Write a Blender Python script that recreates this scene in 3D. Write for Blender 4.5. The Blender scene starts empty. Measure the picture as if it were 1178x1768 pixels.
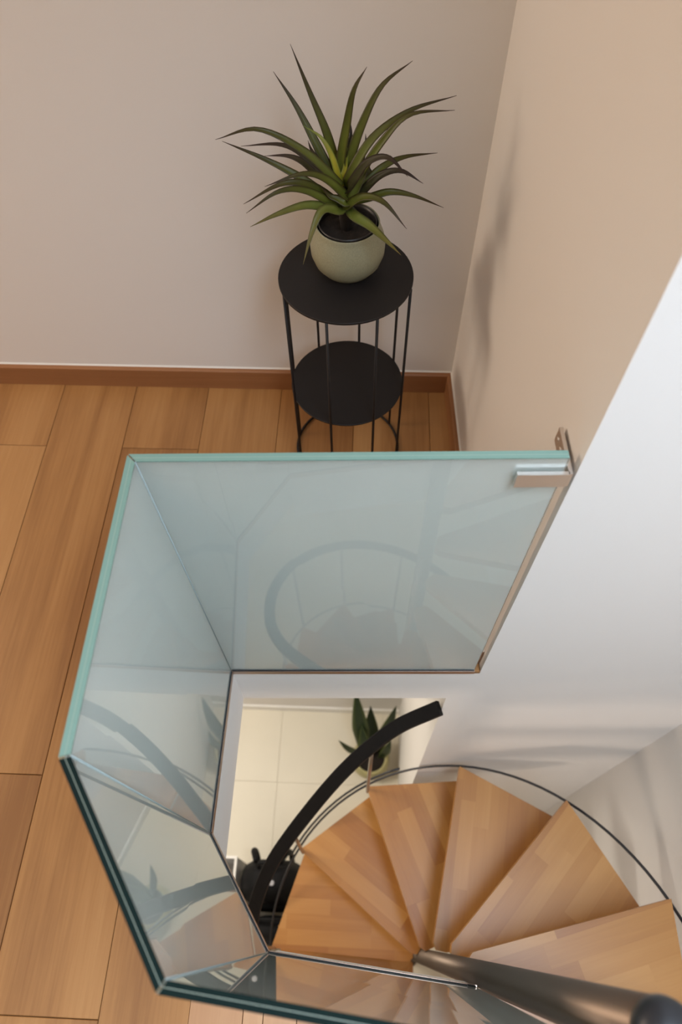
import bpy, bmesh, math, random
from mathutils import Vector, Matrix
from math import sin, cos, pi, radians

scene = bpy.context.scene
COL = scene.collection
PI = pi

# ---------------------------------------------------------------- camera
F_PX, PITCH, ROLL, YAW, CAM_H = 1220.73, 1.0319, 0.0280, -0.0632, 1.65
cp, sp = cos(PITCH), sin(PITCH)
fwd = Vector((sin(YAW) * cp, cos(YAW) * cp, -sp))
rgt = Vector((cos(YAW), -sin(YAW), 0))
dwn = fwd.cross(rgt)
rx = rgt * cos(ROLL) + dwn * sin(ROLL)
ry = dwn * cos(ROLL) - rgt * sin(ROLL)
cd = bpy.data.cameras.new('camera')
cam = bpy.data.objects.new('camera', cd)
COL.objects.link(cam)
m3 = Matrix((rx, -ry, -fwd)).transposed()
cam.matrix_world = Matrix.Translation((0, 0, CAM_H)) @ m3.to_4x4()
cd.sensor_fit = 'VERTICAL'
cd.sensor_height = 36.0
cd.sensor_width = 24.0
cd.lens = F_PX / 1768 * 36.0
cd.clip_start = 0.02
cd.dof.use_dof = True
cd.dof.focus_distance = 1.35
cd.dof.aperture_fstop = 3.2
scene.camera = cam

# ---------------------------------------------------------------- world, lights, exposure
w = bpy.data.worlds.new('world')
scene.world = w
w.use_nodes = True
w.node_tree.nodes['Background'].inputs[0].default_value = (0.75, 0.85, 1.0, 1)
w.node_tree.nodes['Background'].inputs[1].default_value = 0.4
scene.view_settings.view_transform = 'Standard'
scene.view_settings.look = 'None'
scene.view_settings.gamma = 1.0
scene.view_settings.use_curve_mapping = False
scene.view_settings.exposure = 0.0
scene.cycles.use_denoising = True
scene.cycles.max_bounces = 20
scene.cycles.transmission_bounces = 20
scene.cycles.sample_clamp_indirect = 6.0


def area(name, loc, target, sx, sy, power, col, spread=180):
    d = bpy.data.lights.new(name, 'AREA')
    d.shape = 'RECTANGLE'
    d.size, d.size_y = sx, sy
    d.energy = power
    d.color = col
    d.spread = radians(spread)
    o = bpy.data.objects.new(name, d)
    COL.objects.link(o)
    o.location = loc
    o.rotation_euler = (Vector(target) - Vector(loc)).to_track_quat('-Z', 'Y').to_euler()
    return o


area('window_light_left', (-3.1, 0.95, 1.75), (0.3, 0.95, 0.7), 0.7, 0.8, 29, (1.0, 0.80, 0.62))
area('skylight', (0.62, -0.55, 2.46), (0.62, -0.50, 0.0), 0.6, 1.6, 37, (0.68, 0.835, 1.0), 125)
area('ceiling_light_upper', (-1.3, -0.6, 2.42), (-1.3, -0.6, 0), 0.9, 0.9, 11, (1.0, 0.83, 0.67))
area('ceiling_light_lower', (-1.35, 0.75, -0.30), (-1.2, 0.65, -2.6), 0.5, 0.5, 31, (1.0, 0.92, 0.80))
area('stairwell_lamp', (0.15, -1.25, -0.34), (0.85, 0.4, -1.2), 0.25, 0.25, 6.5, (1.0, 0.80, 0.64))

# ---------------------------------------------------------------- helpers
def link(name, mesh, parent=None):
    o = bpy.data.objects.new(name, mesh)
    COL.objects.link(o)
    if parent is not None:
        o.parent = parent
    return o


def mesh_of(name, verts, faces, mat=None, smooth=False):
    me = bpy.data.meshes.new(name)
    me.from_pydata([tuple(v) for v in verts], [], faces)
    me.update()
    if mat:
        me.materials.append(mat)
    if smooth:
        for p in me.polygons:
            p.use_smooth = True
    return me


def obj(name, bm, mat, parent=None, smooth=False):
    bmesh.ops.recalc_face_normals(bm, faces=bm.faces)
    me = bpy.data.meshes.new(name)
    bm.to_mesh(me)
    bm.free()
    if mat:
        me.materials.append(mat)
    if smooth:
        for p in me.polygons:
            p.use_smooth = True
    return link(name, me, parent)


def thing(name, label, cat, loc=(0, 0, 0), group=None):
    o = bpy.data.objects.new(name, None)
    COL.objects.link(o)
    o.location = loc
    o.empty_display_size = 0.05
    tag(o, label, cat, group)
    return o


def tag(o, label=None, cat=None, group=None, kind=None):
    if label:
        o['label'] = label
    if cat:
        o['category'] = cat
    if group:
        o['group'] = group
    if kind:
        o['kind'] = kind
    return o


def add_prism(bm, poly, z0, z1, bevel=0.0):
    """convex polygon prism; bevel lowers and widens the side's top edge (chamfer)"""
    n = len(poly)
    a = sum(poly[i][0] * poly[(i + 1) % n][1] - poly[(i + 1) % n][0] * poly[i][1] for i in range(n))
    if a < 0:
        poly = poly[::-1]
    bot = [bm.verts.new((p[0], p[1], z0)) for p in poly]
    if bevel > 0:
        mid = [bm.verts.new((p[0], p[1], z1 - bevel)) for p in poly]
        ins = inset(poly, bevel)
        top = [bm.verts.new((p[0], p[1], z1)) for p in ins]
        rings = [bot, mid, top]
    else:
        top = [bm.verts.new((p[0], p[1], z1)) for p in poly]
        rings = [bot, top]
    bm.faces.new(bot[::-1])
    bm.faces.new(top)
    for r0, r1 in zip(rings, rings[1:]):
        for i in range(n):
            j = (i + 1) % n
            bm.faces.new((r0[i], r0[j], r1[j], r1[i]))


def inset(poly, d):
    """inset a ccw convex polygon by d"""
    n = len(poly)
    out = []
    for i in range(n):
        p0, p1, p2 = Vector(poly[i - 1]).to_2d(), Vector(poly[i]).to_2d(), Vector(poly[(i + 1) % n]).to_2d()
        e1 = (p1 - p0).normalized()
        e2 = (p2 - p1).normalized()
        n1 = Vector((-e1.y, e1.x))
        n2 = Vector((-e2.y, e2.x))
        k = 1 + n1.dot(n2)
        if k < 0.15:
            k = 0.15
        out.append(p1 + (n1 + n2) * (d / k))
    return [(p.x, p.y) for p in out]


def clip(poly, q, nrm):
    """keep the side where (p-q).nrm >= 0"""
    out = []
    n = len(poly)
    for i in range(n):
        a, b = poly[i], poly[(i + 1) % n]
        da = (a[0] - q[0]) * nrm[0] + (a[1] - q[1]) * nrm[1]
        db = (b[0] - q[0]) * nrm[0] + (b[1] - q[1]) * nrm[1]
        if da >= 0:
            out.append(a)
        if da * db < 0:
            t = da / (da - db)
            out.append((a[0] + (b[0] - a[0]) * t, a[1] + (b[1] - a[1]) * t))
    res = []
    for p in out:
        if not res or math.dist(p, res[-1]) > 1e-5:
            res.append(p)
    if len(res) > 1 and math.dist(res[0], res[-1]) < 1e-5:
        res.pop()
    return res if len(res) >= 3 else None


def area2(poly):
    n = len(poly)
    return abs(sum(poly[i][0] * poly[(i + 1) % n][1] - poly[(i + 1) % n][0] * poly[i][1] for i in range(n))) / 2


def rect(x0, y0, x1, y1):
    return [(x0, y0), (x1, y0), (x1, y1), (x0, y1)]


def add_tube(bm, pts, r, seg=8, cap=True):
    """tube through points; r a number or a list"""
    pts = [Vector(p) for p in pts]
    n = len(pts)
    rs = r if isinstance(r, (list, tuple)) else [r] * n
    rings = []
    prev = None
    for i, p in enumerate(pts):
        t = (pts[min(i + 1, n - 1)] - pts[max(i - 1, 0)]).normalized()
        if prev is None:
            a = t.orthogonal().normalized()
        else:
            a = (prev - t * prev.dot(t)).normalized()
        prev = a
        b = t.cross(a)
        rings.append([bm.verts.new(p + (a * cos(2 * PI * k / seg) + b * sin(2 * PI * k / seg)) * rs[i]) for k in range(seg)])
    for r0, r1 in zip(rings, rings[1:]):
        for k in range(seg):
            bm.faces.new((r0[k], r0[(k + 1) % seg], r1[(k + 1) % seg], r1[k]))
    if cap:
        bm.faces.new(rings[0][::-1])
        bm.faces.new(rings[-1])


def add_lathe(bm, prof, seg=40, c=(0, 0)):
    """revolve (r, z) profile; r == 0 makes a pole"""
    rings = []
    for r, z in prof:
        if r < 1e-6:
            rings.append([bm.verts.new((c[0], c[1], z))])
        else:
            rings.append([bm.verts.new((c[0] + r * cos(2 * PI * k / seg), c[1] + r * sin(2 * PI * k / seg), z)) for k in range(seg)])
    for a, b in zip(rings, rings[1:]):
        for k in range(seg):
            j = (k + 1) % seg
            if len(a) == 1 and len(b) == 1:
                continue
            if len(a) == 1:
                bm.faces.new((a[0], b[j], b[k]))
            elif len(b) == 1:
                bm.faces.new((a[k], a[j], b[0]))
            else:
                bm.faces.new((a[k], a[j], b[j], b[k]))


def catmull(P, n):
    P = [Vector(p) for p in P]
    Q = [P[0] * 2 - P[1]] + P + [P[-1] * 2 - P[-2]]
    out = []
    segs = len(P) - 1
    for k in range(n + 1):
        u = k / n * segs
        i = min(int(u), segs - 1)
        t = u - i
        a, b, c, d = Q[i:i + 4]
        out.append(0.5 * ((2 * b) + (c - a) * t + (2 * a - 5 * b + 4 * c - d) * t * t + (3 * b - a - 3 * c + d) * t ** 3))
    return out


# ---------------------------------------------------------------- materials
def new_mat(name):
    m = bpy.data.materials.new(name)
    m.use_nodes = True
    nt = m.node_tree
    b = nt.nodes['Principled BSDF']
    return m, nt, b


def N(nt, typ, **kw):
    n = nt.nodes.new(typ)
    for k, v in kw.items():
        setattr(n, k, v)
    return n


def simple(name, col, rough=0.5, metal=0.0, spec=0.5, bump=0.0, bscale=200, var=0.0):
    m, nt, b = new_mat(name)
    b.inputs['Base Color'].default_value = (*col, 1)
    b.inputs['Roughness'].default_value = rough
    b.inputs['Metallic'].default_value = metal
    b.inputs['Specular IOR Level'].default_value = spec
    if bump or var:
        tc = N(nt, 'ShaderNodeTexCoord')
        nz = N(nt, 'ShaderNodeTexNoise')
        nz.inputs['Scale'].default_value = bscale
        nz.inputs['Detail'].default_value = 4
        nt.links.new(tc.outputs['Object'], nz.inputs['Vector'])
        if bump:
            bp = N(nt, 'ShaderNodeBump')
            bp.inputs['Strength'].default_value = bump
            bp.inputs['Distance'].default_value = 0.002
            nt.links.new(nz.outputs['Fac'], bp.inputs['Height'])
            nt.links.new(bp.outputs['Normal'], b.inputs['Normal'])
        if var:
            mx = N(nt, 'ShaderNodeMix', data_type='RGBA')
            mx.inputs['A'].default_value = (*[c * (1 - var) for c in col], 1)
            mx.inputs['B'].default_value = (*[min(1, c * (1 + var)) for c in col], 1)
            nt.links.new(nz.outputs['Fac'], mx.inputs['Factor'])
            nt.links.new(mx.outputs['Result'], b.inputs['Base Color'])
    return m


def wood(name, cols, along, rough=0.45, gscale=1.0, rnd=0.5, contrast=1.0, knots=True):
    """cols: dark, mid, light. along: axis index of the grain in object space.
    Every object gets its own tone and grain offset (Object Info > Random)."""
    m, nt, b = new_mat(name)
    tc = N(nt, 'ShaderNodeTexCoord')
    oi = N(nt, 'ShaderNodeObjectInfo')
    mp = N(nt, 'ShaderNodeMapping')
    sc = [9.0 * gscale] * 3
    sc[along] = 0.9 * gscale
    mp.inputs['Scale'].default_value = sc
    off = N(nt, 'ShaderNodeCombineXYZ')
    ml = N(nt, 'ShaderNodeMath', operation='MULTIPLY')
    ml.inputs[1].default_value = 37.0
    nt.links.new(oi.outputs['Random'], ml.inputs[0])
    for i in range(3):
        nt.links.new(ml.outputs[0], off.inputs[i])
    nt.links.new(tc.outputs['Object'], mp.inputs['Vector'])
    nt.links.new(off.outputs[0], mp.inputs['Location'])
    # broad figure
    n1 = N(nt, 'ShaderNodeTexNoise')
    n1.inputs['Scale'].default_value = 1.0
    n1.inputs['Detail'].default_value = 5
    n1.inputs['Distortion'].default_value = 0.6
    nt.links.new(mp.outputs[0], n1.inputs['Vector'])
    # fine fibres
    mp2 = N(nt, 'ShaderNodeMapping')
    s2 = [150.0 * gscale] * 3
    s2[along] = 5.0 * gscale
    mp2.inputs['Scale'].default_value = s2
    nt.links.new(tc.outputs['Object'], mp2.inputs['Vector'])
    nt.links.new(off.outputs[0], mp2.inputs['Location'])
    n2 = N(nt, 'ShaderNodeTexNoise')
    n2.inputs['Scale'].default_value = 1.0
    n2.inputs['Detail'].default_value = 3
    nt.links.new(mp2.outputs[0], n2.inputs['Vector'])
    ad = N(nt, 'ShaderNodeMath', operation='MULTIPLY_ADD')
    nt.links.new(n2.outputs['Fac'], ad.inputs[0])
    ad.inputs[1].default_value = 0.35
    nt.links.new(n1.outputs['Fac'], ad.inputs[2])
    # + random tone
    ad2 = N(nt, 'ShaderNodeMath', operation='MULTIPLY_ADD')
    nt.links.new(oi.outputs['Random'], ad2.inputs[0])
    ad2.inputs[1].default_value = rnd
    nt.links.new(ad.outputs[0], ad2.inputs[2])
    mr = N(nt, 'ShaderNodeMapRange')
    c = 0.5 + 0.175 + rnd / 2
    h = (0.32 + rnd / 2) / contrast
    mr.inputs['From Min'].default_value = c - h
    mr.inputs['From Max'].default_value = c + h
    nt.links.new(ad2.outputs[0], mr.inputs['Value'])
    cr = N(nt, 'ShaderNodeValToRGB')
    e = cr.color_ramp.elements
    e[0].position, e[0].color = 0.0, (*cols[0], 1)
    e[1].position, e[1].color = 1.0, (*cols[2], 1)
    k = e.new(0.5)
    k.color = (*cols[1], 1)
    nt.links.new(mr.outputs[0], cr.inputs[0])
    nt.links.new(cr.outputs[0], b.inputs['Base Color'])
    b.inputs['Roughness'].default_value = rough
    bp = N(nt, 'ShaderNodeBump')
    bp.inputs['Strength'].default_value = 0.12
    bp.inputs['Distance'].default_value = 0.001
    nt.links.new(n2.outputs['Fac'], bp.inputs['Height'])
    nt.links.new(bp.outputs['Normal'], b.inputs['Normal'])
    return m


M = {}
M['plaster'] = simple('white_plaster', (0.80, 0.775, 0.745), 0.85, spec=0.25, bump=0.05, bscale=260)
M['ceiling'] = simple('ceiling_paint', (0.80, 0.78, 0.75), 0.9, spec=0.2)
M['plank'] = wood('oak_laminate', ((0.245, 0.108, 0.034), (0.380, 0.187, 0.063), (0.475, 0.258, 0.099)), 1, 0.42, 1.0, 0.26, 1.45)
M['subfloor'] = simple('dark_subfloor', (0.24, 0.12, 0.045), 0.9)
M['landing'] = wood('beech_landing', ((0.40, 0.21, 0.10), (0.52, 0.30, 0.16), (0.62, 0.39, 0.22)), 1, 0.42, 1.3, 0.6)
M['beech'] = wood('beech_staves', ((0.255, 0.088, 0.016), (0.380, 0.167, 0.038), (0.465, 0.232, 0.066)), 0, 0.38, 1.2, 0.75, 1.0)
M['skirting'] = wood('oak_skirting', ((0.24, 0.10, 0.036), (0.32, 0.14, 0.055), (0.40, 0.19, 0.08)), 0, 0.45, 1.0, 0.2)
M['black'] = simple('black_powder_coat', (0.012, 0.010, 0.010), 0.55, spec=0.35, bump=0.05, bscale=900)
M['rail'] = simple('dark_handrail', (0.007, 0.0055, 0.005), 0.6, spec=0.15)
M['steel'] = simple('brushed_steel', (0.36, 0.32, 0.29), 0.30, metal=1.0, bump=0.03, bscale=400)
M['steel_bracket'] = simple('brushed_nickel', (0.74, 0.70, 0.66), 0.45, metal=1.0, bump=0.04, bscale=600)
M['pole'] = simple('polished_dark_steel', (0.155, 0.118, 0.092), 0.36, metal=0.85, bump=0.02, bscale=60)
M['pole_cap'] = simple('dark_pole_cap', (0.03, 0.03, 0.033), 0.35, metal=0.5)
M['channel'] = simple('bronze_channel', (0.45, 0.33, 0.26), 0.35, metal=1.0)
M['gasket'] = simple('black_gasket', (0.01, 0.012, 0.016), 0.5)
M['ceramic'] = simple('speckled_celadon', (0.275, 0.265, 0.17), 0.45, spec=0.5, bump=0.05, bscale=350, var=0.28)
M['liner'] = simple('black_plastic_pot', (0.012, 0.010, 0.009), 0.4)
M['soil'] = simple('potting_soil', (0.014, 0.009, 0.006), 0.95, bump=1.0, bscale=90, var=0.6)
M['tile'] = simple('cream_tile', (0.72, 0.665, 0.545), 0.45, spec=0.4, var=0.03, bscale=6)
M['grout'] = simple('cream_grout', (0.72, 0.66, 0.535), 0.9)
M['bag'] = simple('black_nylon', (0.006, 0.006, 0.007), 0.7, spec=0.2, bump=0.3, bscale=500)
M['bag_badge'] = simple('silver_badge', (0.40, 0.40, 0.42), 0.3, metal=0.6)
M['box'] = simple('light_grey_board', (0.62, 0.61, 0.60), 0.6)
M['pot2'] = simple('olive_glazed_pot', (0.42, 0.38, 0.18), 0.35, var=0.15, bscale=40)
M['white_paint'] = simple('white_gloss_trim', (0.80, 0.78, 0.74), 0.4)


def leaf_mat(name, base, mid, tip, edge):
    """colours follow the leaf's own length (UV u) and width (UV v)"""
    m, nt, b = new_mat(name)
    uv = N(nt, 'ShaderNodeUVMap')
    sep = N(nt, 'ShaderNodeSeparateXYZ')
    nt.links.new(uv.outputs[0], sep.inputs[0])
    cr = N(nt, 'ShaderNodeValToRGB')
    e = cr.color_ramp.elements
    e[0].position, e[0].color = 0.0, (*base, 1)
    e[1].position, e[1].color = 1.0, (*tip, 1)
    k = e.new(0.22)
    k.color = (*mid, 1)
    k = e.new(0.42)
    k.color = (*mid, 1)
    nt.links.new(sep.outputs[0], cr.inputs[0])
    # edges
    ab = N(nt, 'ShaderNodeMath', operation='SUBTRACT')
    ab.inputs[1].default_value = 0.5
    nt.links.new(sep.outputs[1], ab.inputs[0])
    a2 = N(nt, 'ShaderNodeMath', operation='ABSOLUTE')
    nt.links.new(ab.outputs[0], a2.inputs[0])
    mr = N(nt, 'ShaderNodeMapRange')
    mr.inputs['From Min'].default_value = 0.22
    mr.inputs['From Max'].default_value = 0.5
    mr.inputs['To Max'].default_value = 0.9
    nt.links.new(a2.outputs[0], mr.inputs['Value'])
    mx = N(nt, 'ShaderNodeMix', data_type='RGBA')
    nt.links.new(mr.outputs[0], mx.inputs['Factor'])
    nt.links.new(cr.outputs[0], mx.inputs['A'])
    mx.inputs['B'].default_value = (*edge, 1)
    tc = N(nt, 'ShaderNodeTexCoord')
    nz = N(nt, 'ShaderNodeTexNoise')
    nz.inputs['Scale'].default_value = 45
    nt.links.new(tc.outputs['Object'], nz.inputs['Vector'])
    hs = N(nt, 'ShaderNodeHueSaturation')
    m2 = N(nt, 'ShaderNodeMapRange')
    m2.inputs['To Min'].default_value = 0.75
    m2.inputs['To Max'].default_value = 1.25
    nt.links.new(nz.outputs['Fac'], m2.inputs['Value'])
    nt.links.new(m2.outputs[0], hs.inputs['Value'])
    nt.links.new(mx.outputs['Result'], hs.inputs['Color'])
    nt.links.new(hs.outputs[0], b.inputs['Base Color'])
    b.inputs['Roughness'].default_value = 0.42
    b.inputs['Specular IOR Level'].default_value = 0.3
    return m


LEAF = [
    leaf_mat('leaf_green', (0.15, 0.19, 0.02), (0.100, 0.118, 0.016), (0.030, 0.011, 0.010), (0.040, 0.027, 0.011)),
    leaf_mat('leaf_light_green', (0.08, 0.12, 0.02), (0.125, 0.15, 0.025), (0.12, 0.085, 0.025), (0.06, 0.06, 0.016)),
    leaf_mat('leaf_purple_green', (0.07, 0.095, 0.018), (0.042, 0.042, 0.016), (0.026, 0.010, 0.012), (0.026, 0.015, 0.012)),
    leaf_mat('leaf_yellow_heart', (0.62, 0.40, 0.02), (0.34, 0.30, 0.02), (0.10, 0.15, 0.03), (0.14, 0.18, 0.03)),
]
SNAKE = leaf_mat('snake_plant_leaf', (0.06, 0.085, 0.025), (0.020, 0.038, 0.014), (0.016, 0.028, 0.012), (0.075, 0.095, 0.025))

# glass: two clear float-glass panes around an opal interlayer
GREEN_EDGE = (0.20, 0.70, 0.62)


def float_glass(name, density):
    gm, nt, b = new_mat(name)
    nt.nodes.remove(b)
    gl = N(nt, 'ShaderNodeBsdfGlass')
    gl.inputs['Color'].default_value = (0.985, 1.0, 0.995, 1)
    gl.inputs['IOR'].default_value = 1.5
    gl.inputs['Roughness'].default_value = 0.0
    va = N(nt, 'ShaderNodeVolumeAbsorption')
    va.inputs['Color'].default_value = (*GREEN_EDGE, 1)
    va.inputs['Density'].default_value = density
    nt.links.new(gl.outputs[0], nt.nodes['Material Output'].inputs['Surface'])
    nt.links.new(va.outputs[0], nt.nodes['Material Output'].inputs['Volume'])
    return gm


M['glass'] = float_glass('float_glass', 3.8)
M['glass_edge'] = simple('shaded_green_glass_edge', (0.004, 0.014, 0.014), 0.06, spec=0.25)  # shaded copy of the glass edge, its darkness painted into the colour
M['glass_edge_lit'] = simple('lit_aqua_glass_edge', (0.185, 0.315, 0.275), 0.08, spec=0.5)  # lit copy of the same edge, light inside the glass painted in
M['bead'] = simple('clear_corner_bead', (0.36, 0.43, 0.43), 0.45)
M['film'] = simple('film_line', (0.30, 0.36, 0.30), 0.4)
om, nt, b = new_mat('opal_interlayer')
nt.nodes.remove(b)
df = N(nt, 'ShaderNodeBsdfDiffuse')
df.inputs['Color'].default_value = (0.985, 0.975, 0.925, 1)
tl = N(nt, 'ShaderNodeBsdfTranslucent')
tl.inputs['Color'].default_value = (0.985, 0.975, 0.925, 1)
mxs = N(nt, 'ShaderNodeMixShader')
mxs.inputs[0].default_value = 0.08
nt.links.new(df.outputs[0], mxs.inputs[1])
nt.links.new(tl.outputs[0], mxs.inputs[2])
nt.links.new(mxs.outputs[0], nt.nodes['Material Output'].inputs['Surface'])
M['opal'] = om
M['opal_glass'] = simple('opal_laminated_glass', (0.42, 0.475, 0.45), 0.015, spec=0.5)

# ---------------------------------------------------------------- setting
Z_CEIL, Z_SLAB, Z_LOW = 2.5, -0.22, -2.603
A, B, C, D = (-0.3075, 0.530), (-0.3100, 0.174), (-0.1670, -0.037), (0.2585, -0.0796)
E_ = (0.2884, 0.55066)           # fascia meets the corner of the right wall
LAND_END = (0.955, -0.80)        # end of the landing's edge at the stairwell wall


def structure(name, bm, mat, parent=None):
    o = obj(name, bm, mat, parent)
    if parent is None:
        o['kind'] = 'structure'
    return o


def prism_obj(name, poly, z0, z1, mat, parent=None):
    bm = bmesh.new()
    add_prism(bm, poly, z0, z1)
    return structure(name, bm, mat, parent)


def lerp_y(p, q, x):
    return p[1] + (q[1] - p[1]) * (x - p[0]) / (q[0] - p[0])


XL, YB = -3.3, -2.6              # left wall and wall behind the photographer
Y_BACK = 1.4272
# slab (white fascia round the opening, ceiling of the lower room)
bm = bmesh.new()
BL = (B[0] - 0.0, B[1])
pieces = [
    [(XL, YB), (A[0], YB), (A[0], Y_BACK), (XL, Y_BACK)],
    [A, E_, (0.2465, Y_BACK), (A[0], Y_BACK)],
    [(A[0], B[1]), C, (C[0], YB), (A[0], YB)],
    [C, D, (D[0], YB), (C[0], YB)],
    [D, LAND_END, (LAND_END[0], YB), (D[0], YB)],
]
for p in pieces:
    add_prism(bm, p, -0.030, -0.0125)
pieces_low = list(pieces)
pieces_low[2] = [(A[0], 0.118), (C[0], -0.095), (C[0], YB), (A[0], YB)]
for p in pieces_low:
    add_prism(bm, p, Z_SLAB, -0.030)
floor = structure('floor', bm, M['plaster'])
bm = bmesh.new()
sub = []
for p in pieces:
    add_prism(bm, p, -0.0125, -0.006)
obj('subfloor', bm, M['subfloor'], floor)

# oak planks running towards the back wall
rng = random.Random(4)
SEAMS = [0.1852 - 0.2222 * k for k in range(-1, 17)]
GAP = 0.0007
L = 1.341
PH = {-0.486: -0.159, -0.7082: 0.2792, -0.9304: 1.1825, -0.2638: 0.084, -0.0416: 0.71, 0.1852: 0.45, 0.4074: 0.8}


def plank_piece(poly, name='plank', mat='plank', bev=0.0011):
    n = len(poly)
    a = sum(poly[i][0] * poly[(i + 1) % n][1] - poly[(i + 1) % n][0] * poly[i][1] for i in range(n))
    if a < 0:
        poly = poly[::-1]
    poly = inset(poly, GAP)
    cx = sum(p[0] for p in poly) / len(poly)
    cy = sum(p[1] for p in poly) / len(poly)
    bm = bmesh.new()
    add_prism(bm, [(p[0] - cx, p[1] - cy) for p in poly], -0.006, 0.0, bev)
    o = obj(name, bm, M[mat], floor)
    o.location = (cx, cy, 0)
    return o


def phase_of(x1):
    # a butt joint of the row whose right seam is x1
    for k, v in PH.items():
        if abs(k - x1) < 0.03:
            return v
    return rng.uniform(0, L)


for i in range(len(SEAMS) - 1):
    x1, x0 = SEAMS[i], SEAMS[i + 1]
    if x1 < XL:
        break
    ph = phase_of(x1)
    k0 = math.floor((YB - ph) / L)
    y = ph + k0 * L
    while y < Y_BACK:
        r = rect(max(x0, XL), max(y, YB), x1, min(y + L, Y_BACK))
        y += L
        if r[2][1] - r[0][1] < 0.01 or r[1][0] - r[0][0] < 0.005:
            continue
        if r[0][0] < -0.3095 < r[1][0]:
            # the row that runs past the opening: one board, notched
            ri = inset(r, GAP)
            bm = bmesh.new()
            add_prism(bm, clip(ri, (-0.3095, 0), (-1, 0)), -0.006, 0.0)
            q = clip(ri, (-0.3095, 0), (1, 0))
            q = clip(q, A, (-(E_[1] - A[1]), E_[0] - A[0])) if q else None
            if q:
                add_prism(bm, q, -0.006, 0.0)
            o = obj('plank', bm, M['plank'], floor)
            continue
        parts = []
        # left of the opening
        lft = clip(r, (-0.3095, 0), (-1, 0))
        if lft:
            parts.append(lft)
        rt = clip(r, (-0.3095, 0), (1, 0))
        if rt:
            # behind the opening, up to the right wall
            q = clip(rt, A, (-(E_[1] - A[1]), E_[0] - A[0]))
            if q:
                q = clip(q, (0.2465, Y_BACK), (-1, -0.047))
            if q:
                parts.append(q)
        for p in parts:
            if area2(p) > 2e-4:
                plank_piece(p)

# beech landing beside the opening: glued staves
x = -0.3095
rows = 0
while x < 0.95:
    xe = min(x + 0.1035, 0.955)
    y = -0.75 + rng.uniform(-0.5, 0.2)
    for (ya, yb2) in ((YB, y), (y, 0.4)):
        r = rect(x, ya, xe, yb2)
        for (u0, u1, p, q) in ((-0.31, C[0], B, C), (C[0], D[0], C, D), (D[0], 0.955, D, LAND_END)):
            s = clip(r, (u0, 0), (1, 0))
            s = clip(s, (u1, 0), (-1, 0)) if s else None
            if not s:
                continue
            nx, ny = (q[1] - p[1]), -(q[0] - p[0])
            s = clip(s, p, (nx, ny))
            if s and area2(s) > 2e-4:
                plank_piece(s, 'landing_stave', 'landing', 0.0004)
    x = xe
    rows += 1

# upper walls
prism_obj('wall_back', [(XL - 0.1, Y_BACK), (0.2465, Y_BACK), (0.2465, Y_BACK + 0.12), (XL - 0.1, Y_BACK + 0.12)], -0.22, Z_CEIL, M['plaster'])
W0, W1 = (0.2465, Y_BACK + 0.12), (0.2880, 0.5487 + 0.057 * 0.0313 / 0.919)
prism_obj('wall_right', [(0.2407, Y_BACK + 0.12), W1, (1.15, 0.580), (1.15, Y_BACK + 0.12)], Z_SLAB, Z_CEIL, M['plaster'])
prism_obj('wall_left', [(XL - 0.1, YB - 0.1), (XL, YB - 0.1), (XL, Y_BACK), (XL - 0.1, Y_BACK)], -0.22, Z_CEIL, M['plaster'])
prism_obj('wall_front', [(XL, YB - 0.1), (1.07, YB - 0.1), (1.07, YB), (XL, YB)], -0.22, Z_CEIL, M['plaster'])
prism_obj('ceiling', rect(XL - 0.1, YB - 0.1, 1.15, Y_BACK + 0.12), Z_CEIL, Z_CEIL + 0.1, M['ceiling'])
# stairwell walls, two storeys tall on the right
prism_obj('wall_stairwell_back', [(0.231, 0.5487), (1.15, 0.580), (1.15, 1.30), (0.245, 1.30)], Z_LOW, Z_SLAB, M['plaster'])
prism_obj('wall_stairwell_right', [(0.955, YB), (1.07, YB), (1.07, 0.576), (0.957, 0.5735)], Z_LOW, Z_CEIL, M['plaster'])

# lower room
prism_obj('wall_lower_back', rect(-2.6, 1.15, 0.242, 1.27), Z_LOW, Z_SLAB, M['plaster'])
prism_obj('wall_lower_left', rect(-2.72, -2.2, -2.6, 1.27), Z_LOW, Z_SLAB, M['plaster'])
prism_obj('wall_lower_front', rect(-2.6, -2.32, 0.955, -2.2), Z_LOW, Z_SLAB, M['plaster'])
low = prism_obj('floor_lower', rect(-2.72, -2.32, 1.07, 1.27), Z_LOW - 0.1, Z_LOW - 0.004, M['grout'])
TS = 0.60
for i in range(-4, 3):
    for j in range(-6, 2):
        x0, y0 = -0.455 + TS * i, 0.73 + TS * j
        r = rect(max(x0, -2.6), max(y0, -2.2), min(x0 + TS, 0.955), min(y0 + TS, 1.15))
        if r[1][0] - r[0][0] < 0.02 or r[2][1] - r[0][1] < 0.02:
            continue
        if r[0][0] > 0.2:
            r = [(p[0], min(p[1], 0.549)) for p in r]
            if r[2][1] - r[0][1] < 0.02:
                continue
        bm = bmesh.new()
        add_prism(bm, inset(r, 0.0007), Z_LOW - 0.004, Z_LOW, 0.0008)
        obj('tile', bm, M['tile'], low)


def baseboard(name, p, q, z, h, t, mat, side=1):
    """board along p->q, lying on the left side of that direction"""
    p, q = Vector(p), Vector(q)
    d = (q - p).normalized()
    n = Vector((-d.y, d.x)) * t * side
    ln = (q - p).length
    prof = [(0, 0), (t, 0), (t, h - 0.004), (t - 0.004, h), (0, h)]
    bm = bmesh.new()
    r0 = [bm.verts.new((0, a * side, c)) for a, c in prof]
    r1 = [bm.verts.new((ln, a * side, c)) for a, c in prof]
    bm.faces.new(r0)
    bm.faces.new(r1[::-1])
    for i in range(5):
        j = (i + 1) % 5
        bm.faces.new((r0[i], r1[i], r1[j], r0[j]))
    o = structure(name, bm, mat)
    o.location = (p.x, p.y, z)
    o.rotation_euler.z = math.atan2(d.y, d.x)
    return o


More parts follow.
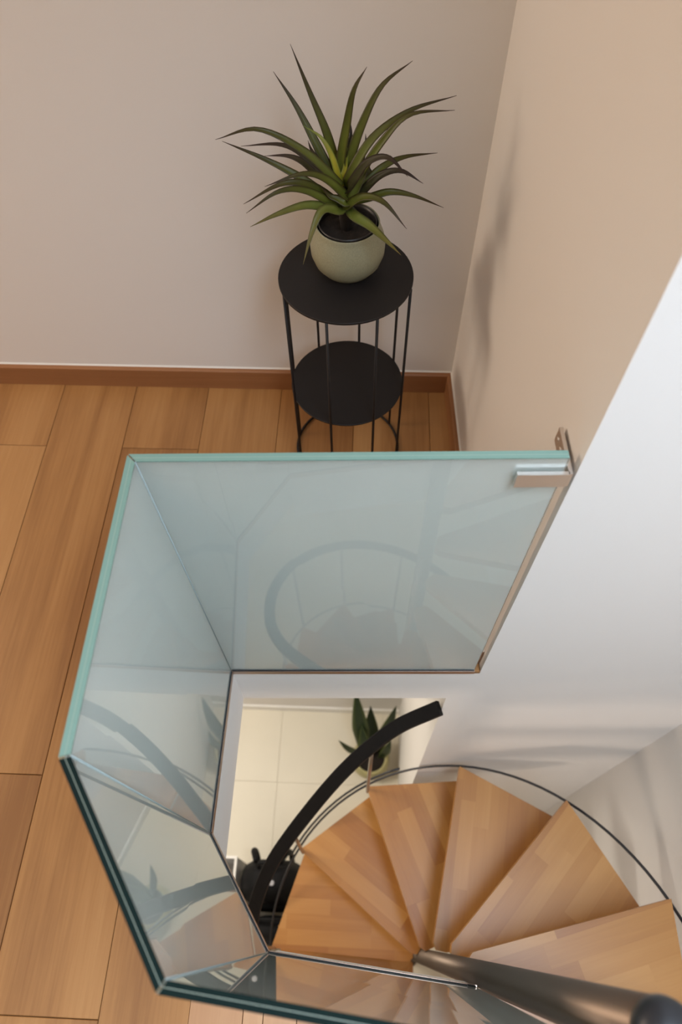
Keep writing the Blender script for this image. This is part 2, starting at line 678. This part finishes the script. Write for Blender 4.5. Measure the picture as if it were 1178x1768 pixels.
baseboard('baseboard_back', (0.2455, Y_BACK - 0.0003), (XL, Y_BACK - 0.0003), 0.0005, 0.076, 0.015, M['skirting'])
baseboard('baseboard_right', (0.2866, 0.572), (0.2469, Y_BACK - 0.016), 0.0005, 0.076, 0.014, M['skirting'])
baseboard('baseboard_lower_back', (0.2395, 1.1497), (-2.59, 1.1497), Z_LOW + 0.0003, 0.07, 0.012, M['white_paint'])
# white bead of filler between wall and skirting
baseboard('trim_1', (0.2455, Y_BACK - 0.0002), (XL, Y_BACK - 0.0002), 0.0768, 0.004, 0.004, M['white_paint'])
baseboard('trim_2', (0.2866, 0.572), (0.2468, Y_BACK - 0.005), 0.0768, 0.004, 0.004, M['white_paint'])

# ---------------------------------------------------------------- spiral staircase
PC = Vector((0.2675, -0.0616))
RISE, TURN, A0, Z0, R_TIP = 0.23657, radians(31.88), radians(17.22), -0.47375, 0.5914
stair = thing('spiral_staircase', 'spiral staircase of beech treads winding round a dark steel pole in the opening', 'staircase', (PC.x, PC.y, Z_LOW))


def sz(z):
    return z - Z_LOW


bm = bmesh.new()
add_lathe(bm, [(0.0, 0.0005), (0.075, 0.0005), (0.075, 0.008), (0.0265, 0.010), (0.0265, sz(0.895)), (0.0, sz(0.895))], 40)
pole = obj('center_pole', bm, M['pole'], stair, True)
bm = bmesh.new()
prof = [(0.0, sz(0.895)), (0.0272, sz(0.895)), (0.0280, sz(0.899)), (0.0275, sz(0.905))]
for k in range(1, 9):
    a = PI / 2 * k / 8
    prof.append((0.0275 * cos(a), sz(0.905) + 0.020 * sin(a)))
prof[-1] = (0.0, prof[-1][1])
add_lathe(bm, prof, 40)
cap = obj('pole_cap', bm, M['pole_cap'], stair, True)
cap['label'] = 'dark rounded cap on the pole'

TH = 0.040


def tread_poly():
    pts = [(R_TIP, 0.0), (0.048, 0.022)]
    r = 0.041
    for a in (40, 70, 100, 130, 160, 190):
        pts.append((r * cos(radians(a)), r * sin(radians(a))))
    # the back edge, hidden under the next tread up
    ab = radians(-36.5)
    pts.append((0.05 * cos(ab - 0.5), 0.05 * sin(ab - 0.5)))
    pts.append((0.597 * cos(ab), 0.597 * sin(ab)))
    return pts[0:2] + [(0.0285, 0.009), (0.0285, -0.022), (0.034, -0.036), pts[-1]]


def hull(pts):
    pts = sorted(set((round(a, 6), round(b, 6)) for a, b in pts))

    def half(ps):
        h = []
        for p in ps:
            while len(h) > 1 and (h[-1][0] - h[-2][0]) * (p[1] - h[-2][1]) - (h[-1][1] - h[-2][1]) * (p[0] - h[-2][0]) <= 0:
                h.pop()
            h.append(p)
        return h
    return half(pts)[:-1] + half(pts[::-1])[:-1]


TP = hull(tread_poly())
TOPW = 0.012
SW = 0.0535                                       # stave width
rt = random.Random(11)
for i in range(-1, 9):
    z = sz(Z0 - i * RISE)
    bm = bmesh.new()
    add_prism(bm, inset(TP, 0.0004), -TH, -TOPW)
    # steel hub under the tread
    add_prism(bm, [(0.03, -0.008), (0.22, -0.05), (0.22, -0.035), (0.03, 0.008)], -TH - 0.012, -TH - 0.0004)
    tr = obj('tread', bm, M['beech'], stair)
    tr.data.materials.append(M['pole'])
    for p in tr.data.polygons:
        if p.center.z < -TH - 0.0003:
            p.material_index = 1
    tr.location = (0, 0, z)
    tr.rotation_euler.z = A0 + i * TURN + (radians(3.0) if i == 5 else 0)
    v = 0.05 - rt.uniform(0, 0.02)
    while v > -0.42:
        v1 = v - SW * rt.uniform(0.9, 1.08)
        u = -0.08 - rt.uniform(0, 0.25)
        while u < 0.63:
            u1 = u + rt.uniform(0.26, 0.48)
            s = clip(TP, (u, 0), (1, 0))
            s = clip(s, (u1, 0), (-1, 0)) if s else None
            s = clip(s, (0, v), (0, -1)) if s else None
            s = clip(s, (0, v1), (0, 1)) if s else None
            u = u1
            if s and area2(s) > 6e-5:
                bm = bmesh.new()
                add_prism(bm, s, -TOPW, 0.0, 0.0)
                obj('stave', bm, M['beech'], tr)
        v = v1


def helix(th, r, dz):
    return Vector((r * cos(th), r * sin(th), sz(Z0 - (th - A0) / TURN * RISE + dz)))


# handrail: flat dark band, from the white wall down round the outer edge
RAIL = [(94.0, .6135), (104.5, .598), (113.5, .580), (121.7, .567), (130, .558), (139, .556), (147, .563), (155, .575), (163.6, .585), (172, .590)]
RAIL += [(d, .593) for d in range(184, 345, 12)]
rail_pts = [Vector((rr * cos(radians(d)), rr * sin(radians(d)), sz(-0.455 - 0.00742 * (d - 112)))) for d, rr in RAIL]
path = catmull(rail_pts, 120)
bm = bmesh.new()
rings = []
HW, HT = 0.0205, 0.010
for i, p in enumerate(path):
    t = (path[min(i + 1, len(path) - 1)] - path[max(i - 1, 0)]).normalized()
    s = t.cross(Vector((0, 0, 1))).normalized()
    u = s.cross(t).normalized()
    c = 0.003
    ring = []
    for a, bq in ((-HW + c, -HT), (HW - c, -HT), (HW, -HT + c), (HW, HT - c), (HW - c, HT), (-HW + c, HT), (-HW, HT - c), (-HW, -HT + c)):
        ring.append(bm.verts.new(p + s * a + u * bq))
    rings.append(ring)
for r0, r1 in zip(rings, rings[1:]):
    for k in range(8):
        bm.faces.new((r0[k], r0[(k + 1) % 8], r1[(k + 1) % 8], r1[k]))
bm.faces.new(rings[0])
bm.faces.new(rings[-1][::-1])
hr = obj('handrail', bm, M['rail'], stair)
hr['label'] = 'dark flat curved handrail'

# balusters at the tread corners
for i in range(3, 9):
    th = A0 + i * TURN + (radians(3.0) if i == 5 else 0)
    pb = helix(th, R_TIP - 0.010, 0.0)
    best = min(path, key=lambda q: (q.to_2d().normalized() - pb.to_2d().normalized()).length)
    top = Vector((best.x * 0.5 + pb.x * 0.5, best.y * 0.5 + pb.y * 0.5, best.z - 0.004))
    top = Vector((best.x, best.y, best.z - 0.006))
    bm = bmesh.new()
    add_tube(bm, [pb + Vector((0, 0, -0.05)), pb + Vector((0, 0, 0.05)), pb.lerp(top, 0.5), top], 0.0065, 10)
    obj('baluster', bm, M['steel'], stair, True)

# tie rods that follow the outer ends of the treads
for (r, dz, d0, d1) in ((0.604, -0.058, -32, 300), (0.619, -0.070, 100, 150)):
    bm = bmesh.new()
    pts = [helix(radians(d), r, dz) for d in range(d0, d1, 4)]
    add_tube(bm, pts, 0.0042, 8)
    obj('tie_rod', bm, M['pole_cap'], stair, True)

# ---------------------------------------------------------------- glass balustrade
balus = thing('glass_balustrade', 'pale green opal laminated glass guard standing round the stair opening', 'balustrade', (0, 0, 0))
ZB, ZT = 0.003, 0.875
bot_in = [Vector((0.2735, 0.5515)), Vector((-0.3075, 0.531)), Vector((-0.3100, 0.174)), Vector((-0.1670, -0.037)), Vector((0.2410, -0.0778))]
top_in = [Vector((0.2735, 0.5560)), Vector((-0.3090, 0.5330)), Vector((-0.3060, 0.1521)), Vector((-0.1707, -0.0424)), Vector((0.2410, -0.0880))]


def offset_chain(ch, d):
    out = []
    nn = []
    for p, q in zip(ch, ch[1:]):
        e = (q - p).normalized()
        nn.append(Vector((e.y, -e.x)))
    for i, p in enumerate(ch):
        if i == 0:
            out.append(p + nn[0] * d)
        elif i == len(ch) - 1:
            out.append(p + nn[-1] * d)
        else:
            k = 1 + nn[i - 1].dot(nn[i])
            out.append(p + (nn[i - 1] + nn[i]) * (d / k))
    return out


# chain runs right -> left -> front -> right, the outside lies to its right
def layer(i, d0, d1, shrink, mat, name, parent, z0=ZB, z1=ZT):
    vs = []
    for z in (z0, z1):
        k = (z - ZB) / (ZT - ZB)
        ch = [p.lerp(q, k) for p, q in zip(bot_in, top_in)]
        a, b2 = offset_chain(ch, d0), offset_chain(ch, d1)
        p0, p1, q0, q1 = a[i].copy(), a[i + 1].copy(), b2[i].copy(), b2[i + 1].copy()
        e = (p1 - p0).normalized() * shrink
        vs += [(*(p0 + e), z), (*(p1 - e), z), (*(q1 - e), z), (*(q0 + e), z)]
    bm = bmesh.new()
    v = [bm.verts.new(p) for p in vs]
    for f in ((0, 1, 2, 3), (4, 5, 6, 7), (0, 1, 5, 4), (1, 2, 6, 5), (2, 3, 7, 6), (3, 0, 4, 7)):
        bm.faces.new([v[k] for k in f])
    return obj(name, bm, mat, parent)


TG, TI = 0.0056, 0.0009
for i in range(4):
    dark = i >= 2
    top = ZT - 0.0022
    pn = layer(i, 0.0, TG * 2 + TI, 0.0005, M['glass'], 'glass_panel', balus, ZB, top)
    il = layer(i, TG, TG + TI, 0.0010, M['opal'], 'interlayer', pn, ZB + 0.001, top - 0.0004)
    il['label'] = 'milky interlayer between the panes'
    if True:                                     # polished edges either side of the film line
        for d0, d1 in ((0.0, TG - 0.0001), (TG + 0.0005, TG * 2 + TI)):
            e = layer(i, d0, d1, 0.0016, M['glass_edge' if dark else 'glass_edge_lit'], 'glass_edge', pn, top + 0.0001, ZT)
            e['label'] = 'polished edge with shade painted in dark green' if dark else 'polished edge with light painted in pale aqua'
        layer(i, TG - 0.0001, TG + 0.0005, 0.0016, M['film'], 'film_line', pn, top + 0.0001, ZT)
# base channel: bronze lip and dark gasket
for i in range(4):
    o = layer(i, -0.0035, -0.0004, -0.001, M['channel'], 'base_channel', balus, -0.010, 0.006)
    layer(i, -0.0022, -0.0003, 0.002, M['gasket'], 'gasket', o, 0.0063, 0.012)
    layer(i, 2 * TG + TI + 0.0004, 2 * TG + TI + 0.003, 0.0, M['channel'], 'outer_lip', o, 0.0005, 0.008)


for k in (1, 2, 3):
    bm = bmesh.new()
    pa, pb_ = bot_in[k], top_in[k]
    inw = (offset_chain(bot_in, -1.0)[k] - pa).normalized()
    add_tube(bm, [(*(pa + inw * 0.0007), ZB + 0.012), (*(pb_ + inw * 0.0007), ZT - 0.001)], 0.0010, 8)
    obj('corner_bead', bm, M['bead'], balus, True)
# small dark clip where the last panel meets the pole
bm = bmesh.new()
cq = Vector((0.2370, -0.0782))
ce = (bot_in[4] - bot_in[3]).normalized()
cn = Vector((-ce.y, ce.x))
add_prism(bm, [tuple(cq - ce * 0.014 + cn * 0.001), tuple(cq + cn * 0.001), tuple(cq + cn * 0.004), tuple(cq - ce * 0.014 + cn * 0.004)], -0.012, 0.016, 0.001)
o = obj('pole_clip', bm, M['gasket'], balus)
o['label'] = 'small dark clip by the pole'


def box_between(bm, p, d, n, L_, t, h):
    """box starting at p along d (length L_), thick t along n, tall h"""
    d, n = Vector(d), Vector(n)
    vs = []
    for zz in (0, h):
        for a, b2 in ((0, 0), (L_, 0), (L_, t), (0, t)):
            q = Vector((p[0], p[1], 0)) + d * a + n * b2
            vs.append(bm.verts.new((q.x, q.y, p[2] + zz)))
    for f in ((0, 1, 2, 3), (4, 5, 6, 7), (0, 1, 5, 4), (1, 2, 6, 5), (2, 3, 7, 6), (3, 0, 4, 7)):
        bm.faces.new([vs[k] for k in f])


# steel clamp: bar over the inner face, web through the gap, plate on the right wall
br = bmesh.new()
e = (top_in[0] - top_in[1]).normalized()
en = Vector((-e.y, e.x))
bz = 0.818
xin = Vector((0.2755, 0.5552))
wall_d = Vector((0.2465 - 0.2872, Y_BACK - 0.5705)).normalized()
st = Vector((0.2069, 0.5530)) - en * 0.0092
box_between(br, (st.x, st.y, bz), (*e, 0), (*en, 0), 0.0715, 0.006, 0.030)
bk = thing('wall_clamp', 'brushed nickel clamp holding the glass guard to the right wall', 'bracket', (0, 0, 0))
obj('front_bar', br, M['steel_bracket'], bk)
bm = bmesh.new()
wn = Vector((wall_d.y, -wall_d.x))             # towards the wall
ws = Vector((0.2772, 0.5520)) - en * 0.004
box_between(bm, (ws.x, ws.y, bz), (*wall_d, 0), (*wn, 0), 0.080, 0.0055, 0.030)
wp = obj('wall_plate', bm, M['steel_bracket'], bk)
for s in (0.052, 0.070):
    bm = bmesh.new()
    c = ws + wall_d * s
    c3 = Vector((c.x, c.y, bz + 0.015))
    n3 = Vector((wn.x, wn.y, 0))
    add_tube(bm, [c3 + n3 * 0.001, c3 - n3 * 0.0008, c3 - n3 * 0.0014], [0.0036, 0.0036, 0.0024], 12)
    obj('screw', bm, M['steel_bracket'], bk)

# ---------------------------------------------------------------- plant stand
TX, TY = -0.052, 1.207
ZT1, ZT2, RT = 0.615, 0.277, 0.1446
stand = thing('plant_stand', 'round two tier black metal stand with thin rods by the back wall', 'side table', (TX, TY, 0))


def disc_bm(r, z, th, lip=0.0):
    bm = bmesh.new()
    prof = [(0, z - th), (r - 0.001, z - th), (r, z - th + 0.001), (r, z + lip - 0.0006), (r - 0.0008, z + lip)]
    if lip:
        prof += [(r - 0.003, z + lip), (r - 0.0038, z + 0.0004), (r - 0.006, z)]
    prof.append((0, z))
    add_lathe(bm, prof, 72)
    return bm


o = obj('top', disc_bm(RT, ZT1, 0.006), M['black'], stand)
o = obj('shelf', disc_bm(RT - 0.004, ZT2, 0.005), M['black'], stand)
for deg in (-104, -61, -15, 34, 79, 123, 165, 207):
    a = radians(deg)
    x, y = (RT - 0.0015) * cos(a), (RT - 0.0015) * sin(a)
    bm = bmesh.new()
    add_tube(bm, [(x, y, 0.004), (x, y, ZT1 - 0.004)], 0.0032, 8)
    obj('rod', bm, M['black'], stand, True)
bm = bmesh.new()
ring = [((RT - 0.0015) * cos(2 * PI * k / 64), (RT - 0.0015) * sin(2 * PI * k / 64), 0.0042) for k in range(65)]
add_tube(bm, ring, 0.0036, 8, cap=False)
bmesh.ops.remove_doubles(bm, verts=bm.verts, dist=1e-5)
obj('base_ring', bm, M['black'], stand, True)

# ---------------------------------------------------------------- potted bromeliad on the stand
PX, PY = -0.048, 1.222
pl = thing('potted_plant', 'potted bromeliad with arching dark tipped leaves on the black stand', 'plant', (PX, PY, ZT1))
bm = bmesh.new()
H_ = 0.118
prof = [(0, 0.0005), (0.030, 0.0005), (0.040, 0.003), (0.055, 0.012), (0.069, 0.030), (0.0765, 0.052), (0.0775, 0.068), (0.0745, 0.088), (0.069, 0.103), (0.0655, 0.112), (0.0655, H_),
        (0.0645, H_ + 0.0015), (0.0625, H_ + 0.001), (0.0615, H_ - 0.004), (0.064, 0.095), (0.070, 0.07), (0.06, 0.03), (0.02, 0.012), (0, 0.012)]
add_lathe(bm, prof, 64)
obj('pot', bm, M['ceramic'], pl, True)
bm = bmesh.new()
add_lathe(bm, [(0.050, 0.06), (0.0585, H_ - 0.004), (0.0592, H_ + 0.004), (0.0575, H_ + 0.004), (0.0565, H_ - 0.006), (0.048, 0.06)], 48)
obj('inner_pot', bm, M['liner'], pl, True)
bm = bmesh.new()
rs = random.Random(2)
n_r, n_a = 9, 36
cv = bm.verts.new((0, 0, H_ - 0.010))
prev = None
for i in range(1, n_r + 1):
    rr = 0.0572 * i / n_r
    ringv = [bm.verts.new((rr * cos(2 * PI * k / n_a), rr * sin(2 * PI * k / n_a), H_ - 0.012 + rs.uniform(-0.0022, 0.0022) - (0.002 if i == n_r else 0))) for k in range(n_a)]
    for k in range(n_a):
        j = (k + 1) % n_a
        if prev is None:
            bm.faces.new((cv, ringv[k], ringv[j]))
        else:
            bm.faces.new((prev[k], ringv[k], ringv[j], prev[j]))
    prev = ringv
obj('soil', bm, M['soil'], pl, True)
bm = bmesh.new()
add_tube(bm, [(-0.002, 0, H_ - 0.02), (-0.004, 0.0, H_ + 0.03), (-0.006, -0.002, H_ + 0.085)], [0.012, 0.014, 0.010], 12)
obj('stem', bm, M['soil'], pl, True)


def blade(name, P3, width, mat, parent, origin, nseg=22, fold=0.22, up=(0, -0.55, 0.83), prof=None, thick=0.0011, root=None):
    pts = [Vector(p) - Vector(origin) for p in P3]
    if root is not None:
        pts = [Vector(root)] + pts
    path = catmull(pts, nseg)
    upv = Vector(up).normalized()
    bm = bmesh.new()
    uvl = bm.loops.layers.uv.new('UVMap')
    rows = []
    for side in (0, 1):
        rr = []
        for i, p in enumerate(path):
            t = i / nseg
            tg = (path[min(i + 1, nseg)] - path[max(i - 1, 0)]).normalized()
            s = tg.cross(upv)
            s = s.normalized() if s.length > 1e-4 else Vector((1, 0, 0))
            n = s.cross(tg).normalized()
            wd = (prof(t) if prof else (0.72 + 0.28 * min(1, t / 0.22)) * (1 - max(0, (t - 0.28) / 0.72) ** 1.55)) * width / 2
            wd = max(wd, 0.0003)
            th = -thick * side * (1 - 0.7 * t)
            row = []
            for k, a in enumerate((-1, -0.5, 0, 0.5, 1)):
                row.append((bm.verts.new(p + s * a * wd + n * (abs(a) ** 1.5 * wd * fold * 2 * (1 - 0.5 * t) + th)), t, k / 4))
            rr.append(row)
        rows.append(rr)

    def face(q):
        f = bm.faces.new([x[0] for x in q])
        f.smooth = True
        for lp, x in zip(f.loops, q):
            lp[uvl].uv = (x[1], x[2])
    for side in (0, 1):
        for i in range(nseg):
            for k in range(4):
                q = [rows[side][i][k], rows[side][i][k + 1], rows[side][i + 1][k + 1], rows[side][i + 1][k]]
                face(q if side else q[::-1])
    for i in range(nseg):
        for k in (0, 4):
            face([rows[0][i][k], rows[0][i + 1][k], rows[1][i + 1][k], rows[1][i][k]])
    return obj(name, bm, mat, parent)


LEAVES = [[[[-0.0694, 1.25, 0.8341],[-0.0875, 1.2634, 0.8934],[-0.1153, 1.2807, 0.9539],[-0.1468, 1.3, 1.0256]], 0.0175, 0],[[[-0.0859, 1.25, 0.8331],[-0.1109, 1.2714, 0.8718],[-0.144, 1.2992, 0.9204],[-0.1843, 1.33, 0.9649]], 0.0178, 0],[[[-0.0597, 1.22, 0.8581],[-0.0481, 1.2254, 0.9283],[-0.0362, 1.2323, 0.9843],[-0.0145, 1.24, 1.0197]], 0.0168, 0],[[[-0.0445, 1.22, 0.8583],[-0.0234, 1.2307, 0.9215],[0.0108, 1.2446, 0.9852],[0.0619, 1.26, 1.0196]], 0.0177, 0],[[[-0.0418, 1.2, 0.8499],[-0.0017, 1.2134, 0.9123],[0.0608, 1.2307, 0.9521],[0.1412, 1.25, 0.9683]], 0.0169, 0],[[[-0.0318, 1.2, 0.837],[0.0137, 1.1973, 0.9143],[0.0595, 1.1939, 0.9657],[0.1345, 1.19, 0.9769]], 0.0152, 0],[[[-0.0616, 1.19, 0.8368],[-0.12, 1.1873, 0.9012],[-0.1995, 1.1839, 0.9446],[-0.2761, 1.18, 0.9281]], 0.0161, 0],[[[-0.0694, 1.22, 0.8117],[-0.1254, 1.2361, 0.862],[-0.1746, 1.2569, 0.8726],[-0.2526, 1.28, 0.8545]], 0.0145, 2],[[[-0.0812, 1.2, 0.8003],[-0.1331, 1.208, 0.8369],[-0.1998, 1.2184, 0.8682],[-0.2759, 1.23, 0.8947]], 0.0178, 0],[[[-0.1053, 1.22, 0.8403],[-0.1346, 1.2414, 0.8499],[-0.1659, 1.2692, 0.8427],[-0.2124, 1.3, 0.8226]], 0.0138, 2],[[[-0.0473, 1.18, 0.8194],[-0.085, 1.1586, 0.8695],[-0.1241, 1.1308, 0.8971],[-0.1857, 1.1, 0.8939]], 0.017, 0],[[[-0.0582, 1.19, 0.7892],[-0.111, 1.1793, 0.8404],[-0.1646, 1.1654, 0.8545],[-0.2374, 1.15, 0.8233]], 0.0183, 0],[[[-0.0639, 1.18, 0.7986],[-0.1213, 1.1586, 0.8458],[-0.1689, 1.1308, 0.8619],[-0.2245, 1.1, 0.8409]], 0.0158, 0],[[[-0.0735, 1.17, 0.8034],[-0.1217, 1.1459, 0.8247],[-0.1705, 1.1147, 0.8287],[-0.217, 1.08, 0.8278]], 0.0175, 1],[[[-0.0589, 1.16, 0.804],[-0.0894, 1.1359, 0.8233],[-0.1084, 1.1047, 0.8006],[-0.1256, 1.07, 0.755]], 0.0182, 1],[[[-0.0432, 1.18, 0.8373],[-0.0119, 1.1586, 0.8993],[0.0248, 1.1308, 0.9294],[0.059, 1.1, 0.9158]], 0.0174, 2],[[[-0.0274, 1.19, 0.8149],[0.0117, 1.1766, 0.864],[0.0494, 1.1593, 0.8864],[0.0891, 1.14, 0.8758]], 0.0164, 2],[[[-0.016, 1.22, 0.8192],[0.0199, 1.2414, 0.8407],[0.0605, 1.2692, 0.8429],[0.1239, 1.3, 0.8323]], 0.0155, 0],[[[-0.0558, 1.18, 0.7918],[-0.0187, 1.1559, 0.8359],[0.0206, 1.1247, 0.8484],[0.0634, 1.09, 0.82]], 0.0182, 0],[[[-0.0051, 1.21, 0.7966],[0.0337, 1.2127, 0.8076],[0.0795, 1.2161, 0.798],[0.1396, 1.22, 0.7703]], 0.0148, 0],[[[-0.0343, 1.15, 0.8024],[-0.0056, 1.1286, 0.798],[0.025, 1.1008, 0.7893],[0.0552, 1.07, 0.7797]], 0.0192, 1],[[[-0.0631, 1.2, 0.8454],[-0.0753, 1.208, 0.8825],[-0.0944, 1.2184, 0.9104],[-0.1271, 1.23, 0.9257]], 0.0117, 3],[[[-0.0555, 1.21, 0.8366],[-0.0515, 1.2154, 0.8526],[-0.0484, 1.2223, 0.8737],[-0.0485, 1.23, 0.8937]], 0.0104, 3],[[[-0.0895, 1.23, 0.8426],[-0.106, 1.2434, 0.8554],[-0.1169, 1.2607, 0.8614],[-0.1239, 1.28, 0.8673]], 0.0097, 2],[[[-0.0487, 1.23, 0.8688],[-0.0429, 1.2354, 0.8904],[-0.0411, 1.2423, 0.9065],[-0.0428, 1.25, 0.9218]], 0.0087, 2],[[[-0.0247, 1.23, 0.852],[-0.0171, 1.238, 0.8725],[-0.0143, 1.2484, 0.8827],[-0.0151, 1.26, 0.8929]], 0.0096, 2],[[[-0.0081, 1.23, 0.8259],[-0.0106, 1.2434, 0.8347],[-0.0098, 1.2607, 0.841],[-0.0053, 1.28, 0.8462]], 0.0123, 2],[[[-0.047, 1.17, 0.8129],[-0.063, 1.17, 0.8218],[-0.0789, 1.17, 0.8283],[-0.0942, 1.17, 0.8479]], 0.0161, 0],[[[-0.0433, 1.18, 0.8104],[-0.0274, 1.1854, 0.8382],[-0.0158, 1.1923, 0.8554],[-0.0103, 1.2, 0.8716]], 0.0176, 0]]
for P3, wd, kind in LEAVES:
    b0 = Vector(P3[0]) - Vector((PX, PY, ZT1))
    root = Vector((-0.005 + 0.15 * (b0.x + 0.005), -0.001 + 0.15 * b0.y, max(H_ + 0.005, min(b0.z - 0.02, H_ + 0.075))))
    blade('leaf', P3, wd * 1.06, LEAF[kind], pl, (PX, PY, ZT1), root=root)

# ---------------------------------------------------------------- snake plant on the lower floor
SX, SY = 0.073, 0.855
sn = thing('snake_plant', 'small snake plant in an olive glazed pot on the cream tiles below', 'plant', (SX, SY, Z_LOW))
bm = bmesh.new()
prof = [(0, 0.0005), (0.055, 0.0005), (0.066, 0.006), (0.092, 0.045), (0.107, 0.095), (0.106, 0.130), (0.097, 0.158), (0.092, 0.167), (0.087, 0.170), (0.080, 0.166), (0.079, 0.15), (0.08, 0.1), (0, 0.1)]
add_lathe(bm, prof, 48)
obj('pot', bm, M['pot2'], sn, True)
bm = bmesh.new()
add_lathe(bm, [(0, 0.146), (0.03, 0.149), (0.06, 0.146), (0.0785, 0.148)], 32)
obj('soil', bm, M['soil'], sn, True)
sprof = lambda t: (0.55 + 0.45 * min(1, t / 0.4)) * (1 - max(0, (t - 0.4) / 0.6) ** 1.5)
SL = [((-0.035, 0.03), (-0.093, 0.232, 0.650), 0.092), ((0.03, 0.035), (0.122, 0.172, 0.595), 0.080), ((-0.05, 0.01), (-0.178, 0.042, 0.345), 0.046),
      ((0.005, 0.05), (-0.01, 0.20, 0.47), 0.085), ((0.055, 0.0), (0.105, 0.05, 0.36), 0.055), ((-0.02, 0.0), (-0.055, 0.11, 0.42), 0.07)]
for (bx, by), tip, wd in SL:
    p0 = Vector((bx, by, 0.14))
    p3 = Vector(tip)
    P3 = [p0, p0.lerp(p3, 0.33) + Vector((0, -0.01, 0.02)), p0.lerp(p3, 0.67) + Vector((0, -0.012, 0.018)), p3]
    blade('leaf', P3, wd, SNAKE, sn, (0, 0, 0), fold=0.10, up=(0.1 * (1 if bx > 0 else -1), -0.75, 0.65), prof=sprof, thick=0.004)

# ---------------------------------------------------------------- black backpack on the lower floor
bp = thing('backpack', 'black nylon backpack with a pale badge standing by the foot of the stairs', 'bag', (-0.42, 0.19, Z_LOW))


def soft_box(bm, sx, sy, sz_, loc, pw=3.2, seg=20, rings_=14, taper=0.0):
    """rounded cushion box (superellipsoid), base flattened at z=loc.z"""
    vs = []
    f = lambda v, e: math.copysign(abs(v) ** e, v)
    e = 2 / pw
    for i in range(rings_ + 1):
        ph = -PI / 2 + PI * i / rings_
        if i in (0, rings_):
            vs.append([bm.verts.new((loc[0], loc[1], loc[2] + (0 if i == 0 else 2) * sz_))])
            continue
        row = []
        zz = f(sin(ph), e)
        k_ = 1 - taper * max(0, zz)
        for k in range(seg):
            th = 2 * PI * k / seg
            row.append(bm.verts.new((loc[0] + sx * k_ * f(cos(ph), e) * f(cos(th), e), loc[1] + sy * k_ * f(cos(ph), e) * f(sin(th), e), loc[2] + sz_ * (1 + zz))))
        vs.append(row)
    for a, b2 in zip(vs, vs[1:]):
        for k in range(seg):
            j = (k + 1) % seg
            if len(a) == 1:
                bm.faces.new((a[0], b2[j], b2[k]))
            elif len(b2) == 1:
                bm.faces.new((a[k], a[j], b2[0]))
            else:
                bm.faces.new((a[k], a[j], b2[j], b2[k]))


bm = bmesh.new()
soft_box(bm, 0.165, 0.105, 0.245, (0.012, 0.02, 0.001), 3.0, taper=0.22)
obj('body', bm, M['bag'], bp, True)
bm = bmesh.new()
soft_box(bm, 0.115, 0.040, 0.14, (0.0, -0.070, 0.03), 3.0, taper=0.15)
fp = obj('front_pocket', bm, M['bag'], bp, True)
bm = bmesh.new()
add_tube(bm, [(0.030, 0.004, 0.489), (0.030, 0.004, 0.4945), (0.030, 0.004, 0.496)], [0.013, 0.013, 0.010], 14)
o = obj('badge', bm, M['bag_badge'], bp)
o['label'] = 'pale round badge'
for s in (-1, 1):
    bm = bmesh.new()
    add_tube(bm, catmull([(s * 0.06, 0.10, 0.44), (s * 0.085, 0.15, 0.36), (s * 0.09, 0.155, 0.2), (s * 0.09, 0.11, 0.05)], 14), 0.014, 8)
    obj('strap', bm, M['bag'], bp, True)
bm = bmesh.new()
add_tube(bm, catmull([(-0.04, 0.07, 0.478), (-0.03, 0.085, 0.53), (0.03, 0.085, 0.53), (0.04, 0.07, 0.478)], 12), 0.009, 8)
obj('top_handle', bm, M['bag'], bp, True)

bg = thing('tote_bag', 'black fabric tote bag slumped in front of the backpack', 'bag', (-0.385, 0.0, Z_LOW))
bm = bmesh.new()
soft_box(bm, 0.13, 0.068, 0.20, (0, 0, 0.001), 2.8, taper=0.12)
obj('body', bm, M['bag'], bg, True)
for s in (-1, 1):
    bm = bmesh.new()
    add_tube(bm, catmull([(-0.07, s * 0.04, 0.375), (-0.05, s * 0.045, 0.45), (0.05, s * 0.045, 0.45), (0.07, s * 0.04, 0.375)], 12), 0.007, 8)
    obj('handle', bm, M['bag'], bg, True)

# pale open box left of the backpack
bx = thing('storage_box', 'light grey box with a white rim on the cream tiles beside the backpack', 'box', (-0.74, 0.16, Z_LOW))
bm = bmesh.new()
W_, D_, H2, t_ = 0.15, 0.15, 0.34, 0.006
for (x0, y0, x1, y1, z0, z1) in ((-W_, -D_, W_, D_, 0.0005, 0.006), (-W_, -D_, -W_ + t_, D_, 0.006, H2), (W_ - t_, -D_, W_, D_, 0.006, H2), (-W_ + t_, -D_, W_ - t_, -D_ + t_, 0.006, H2), (-W_ + t_, D_ - t_, W_ - t_, D_, 0.006, H2)):
    add_prism(bm, rect(x0, y0, x1, y1), z0, z1)
obj('shell', bm, M['box'], bx)
bm = bmesh.new()
for (x0, y0, x1, y1) in ((-W_ - 0.004, -D_ - 0.004, -W_ + 0.008, D_ + 0.004), (W_ - 0.008, -D_ - 0.004, W_ + 0.004, D_ + 0.004), (-W_ + 0.008, -D_ - 0.004, W_ - 0.008, -D_ + 0.008), (-W_ + 0.008, D_ - 0.008, W_ - 0.008, D_ + 0.004)):
    add_prism(bm, rect(x0, y0, x1, y1), H2, H2 + 0.014)
o = obj('rim', bm, M['white_paint'], bx)
o['label'] = 'white rim'
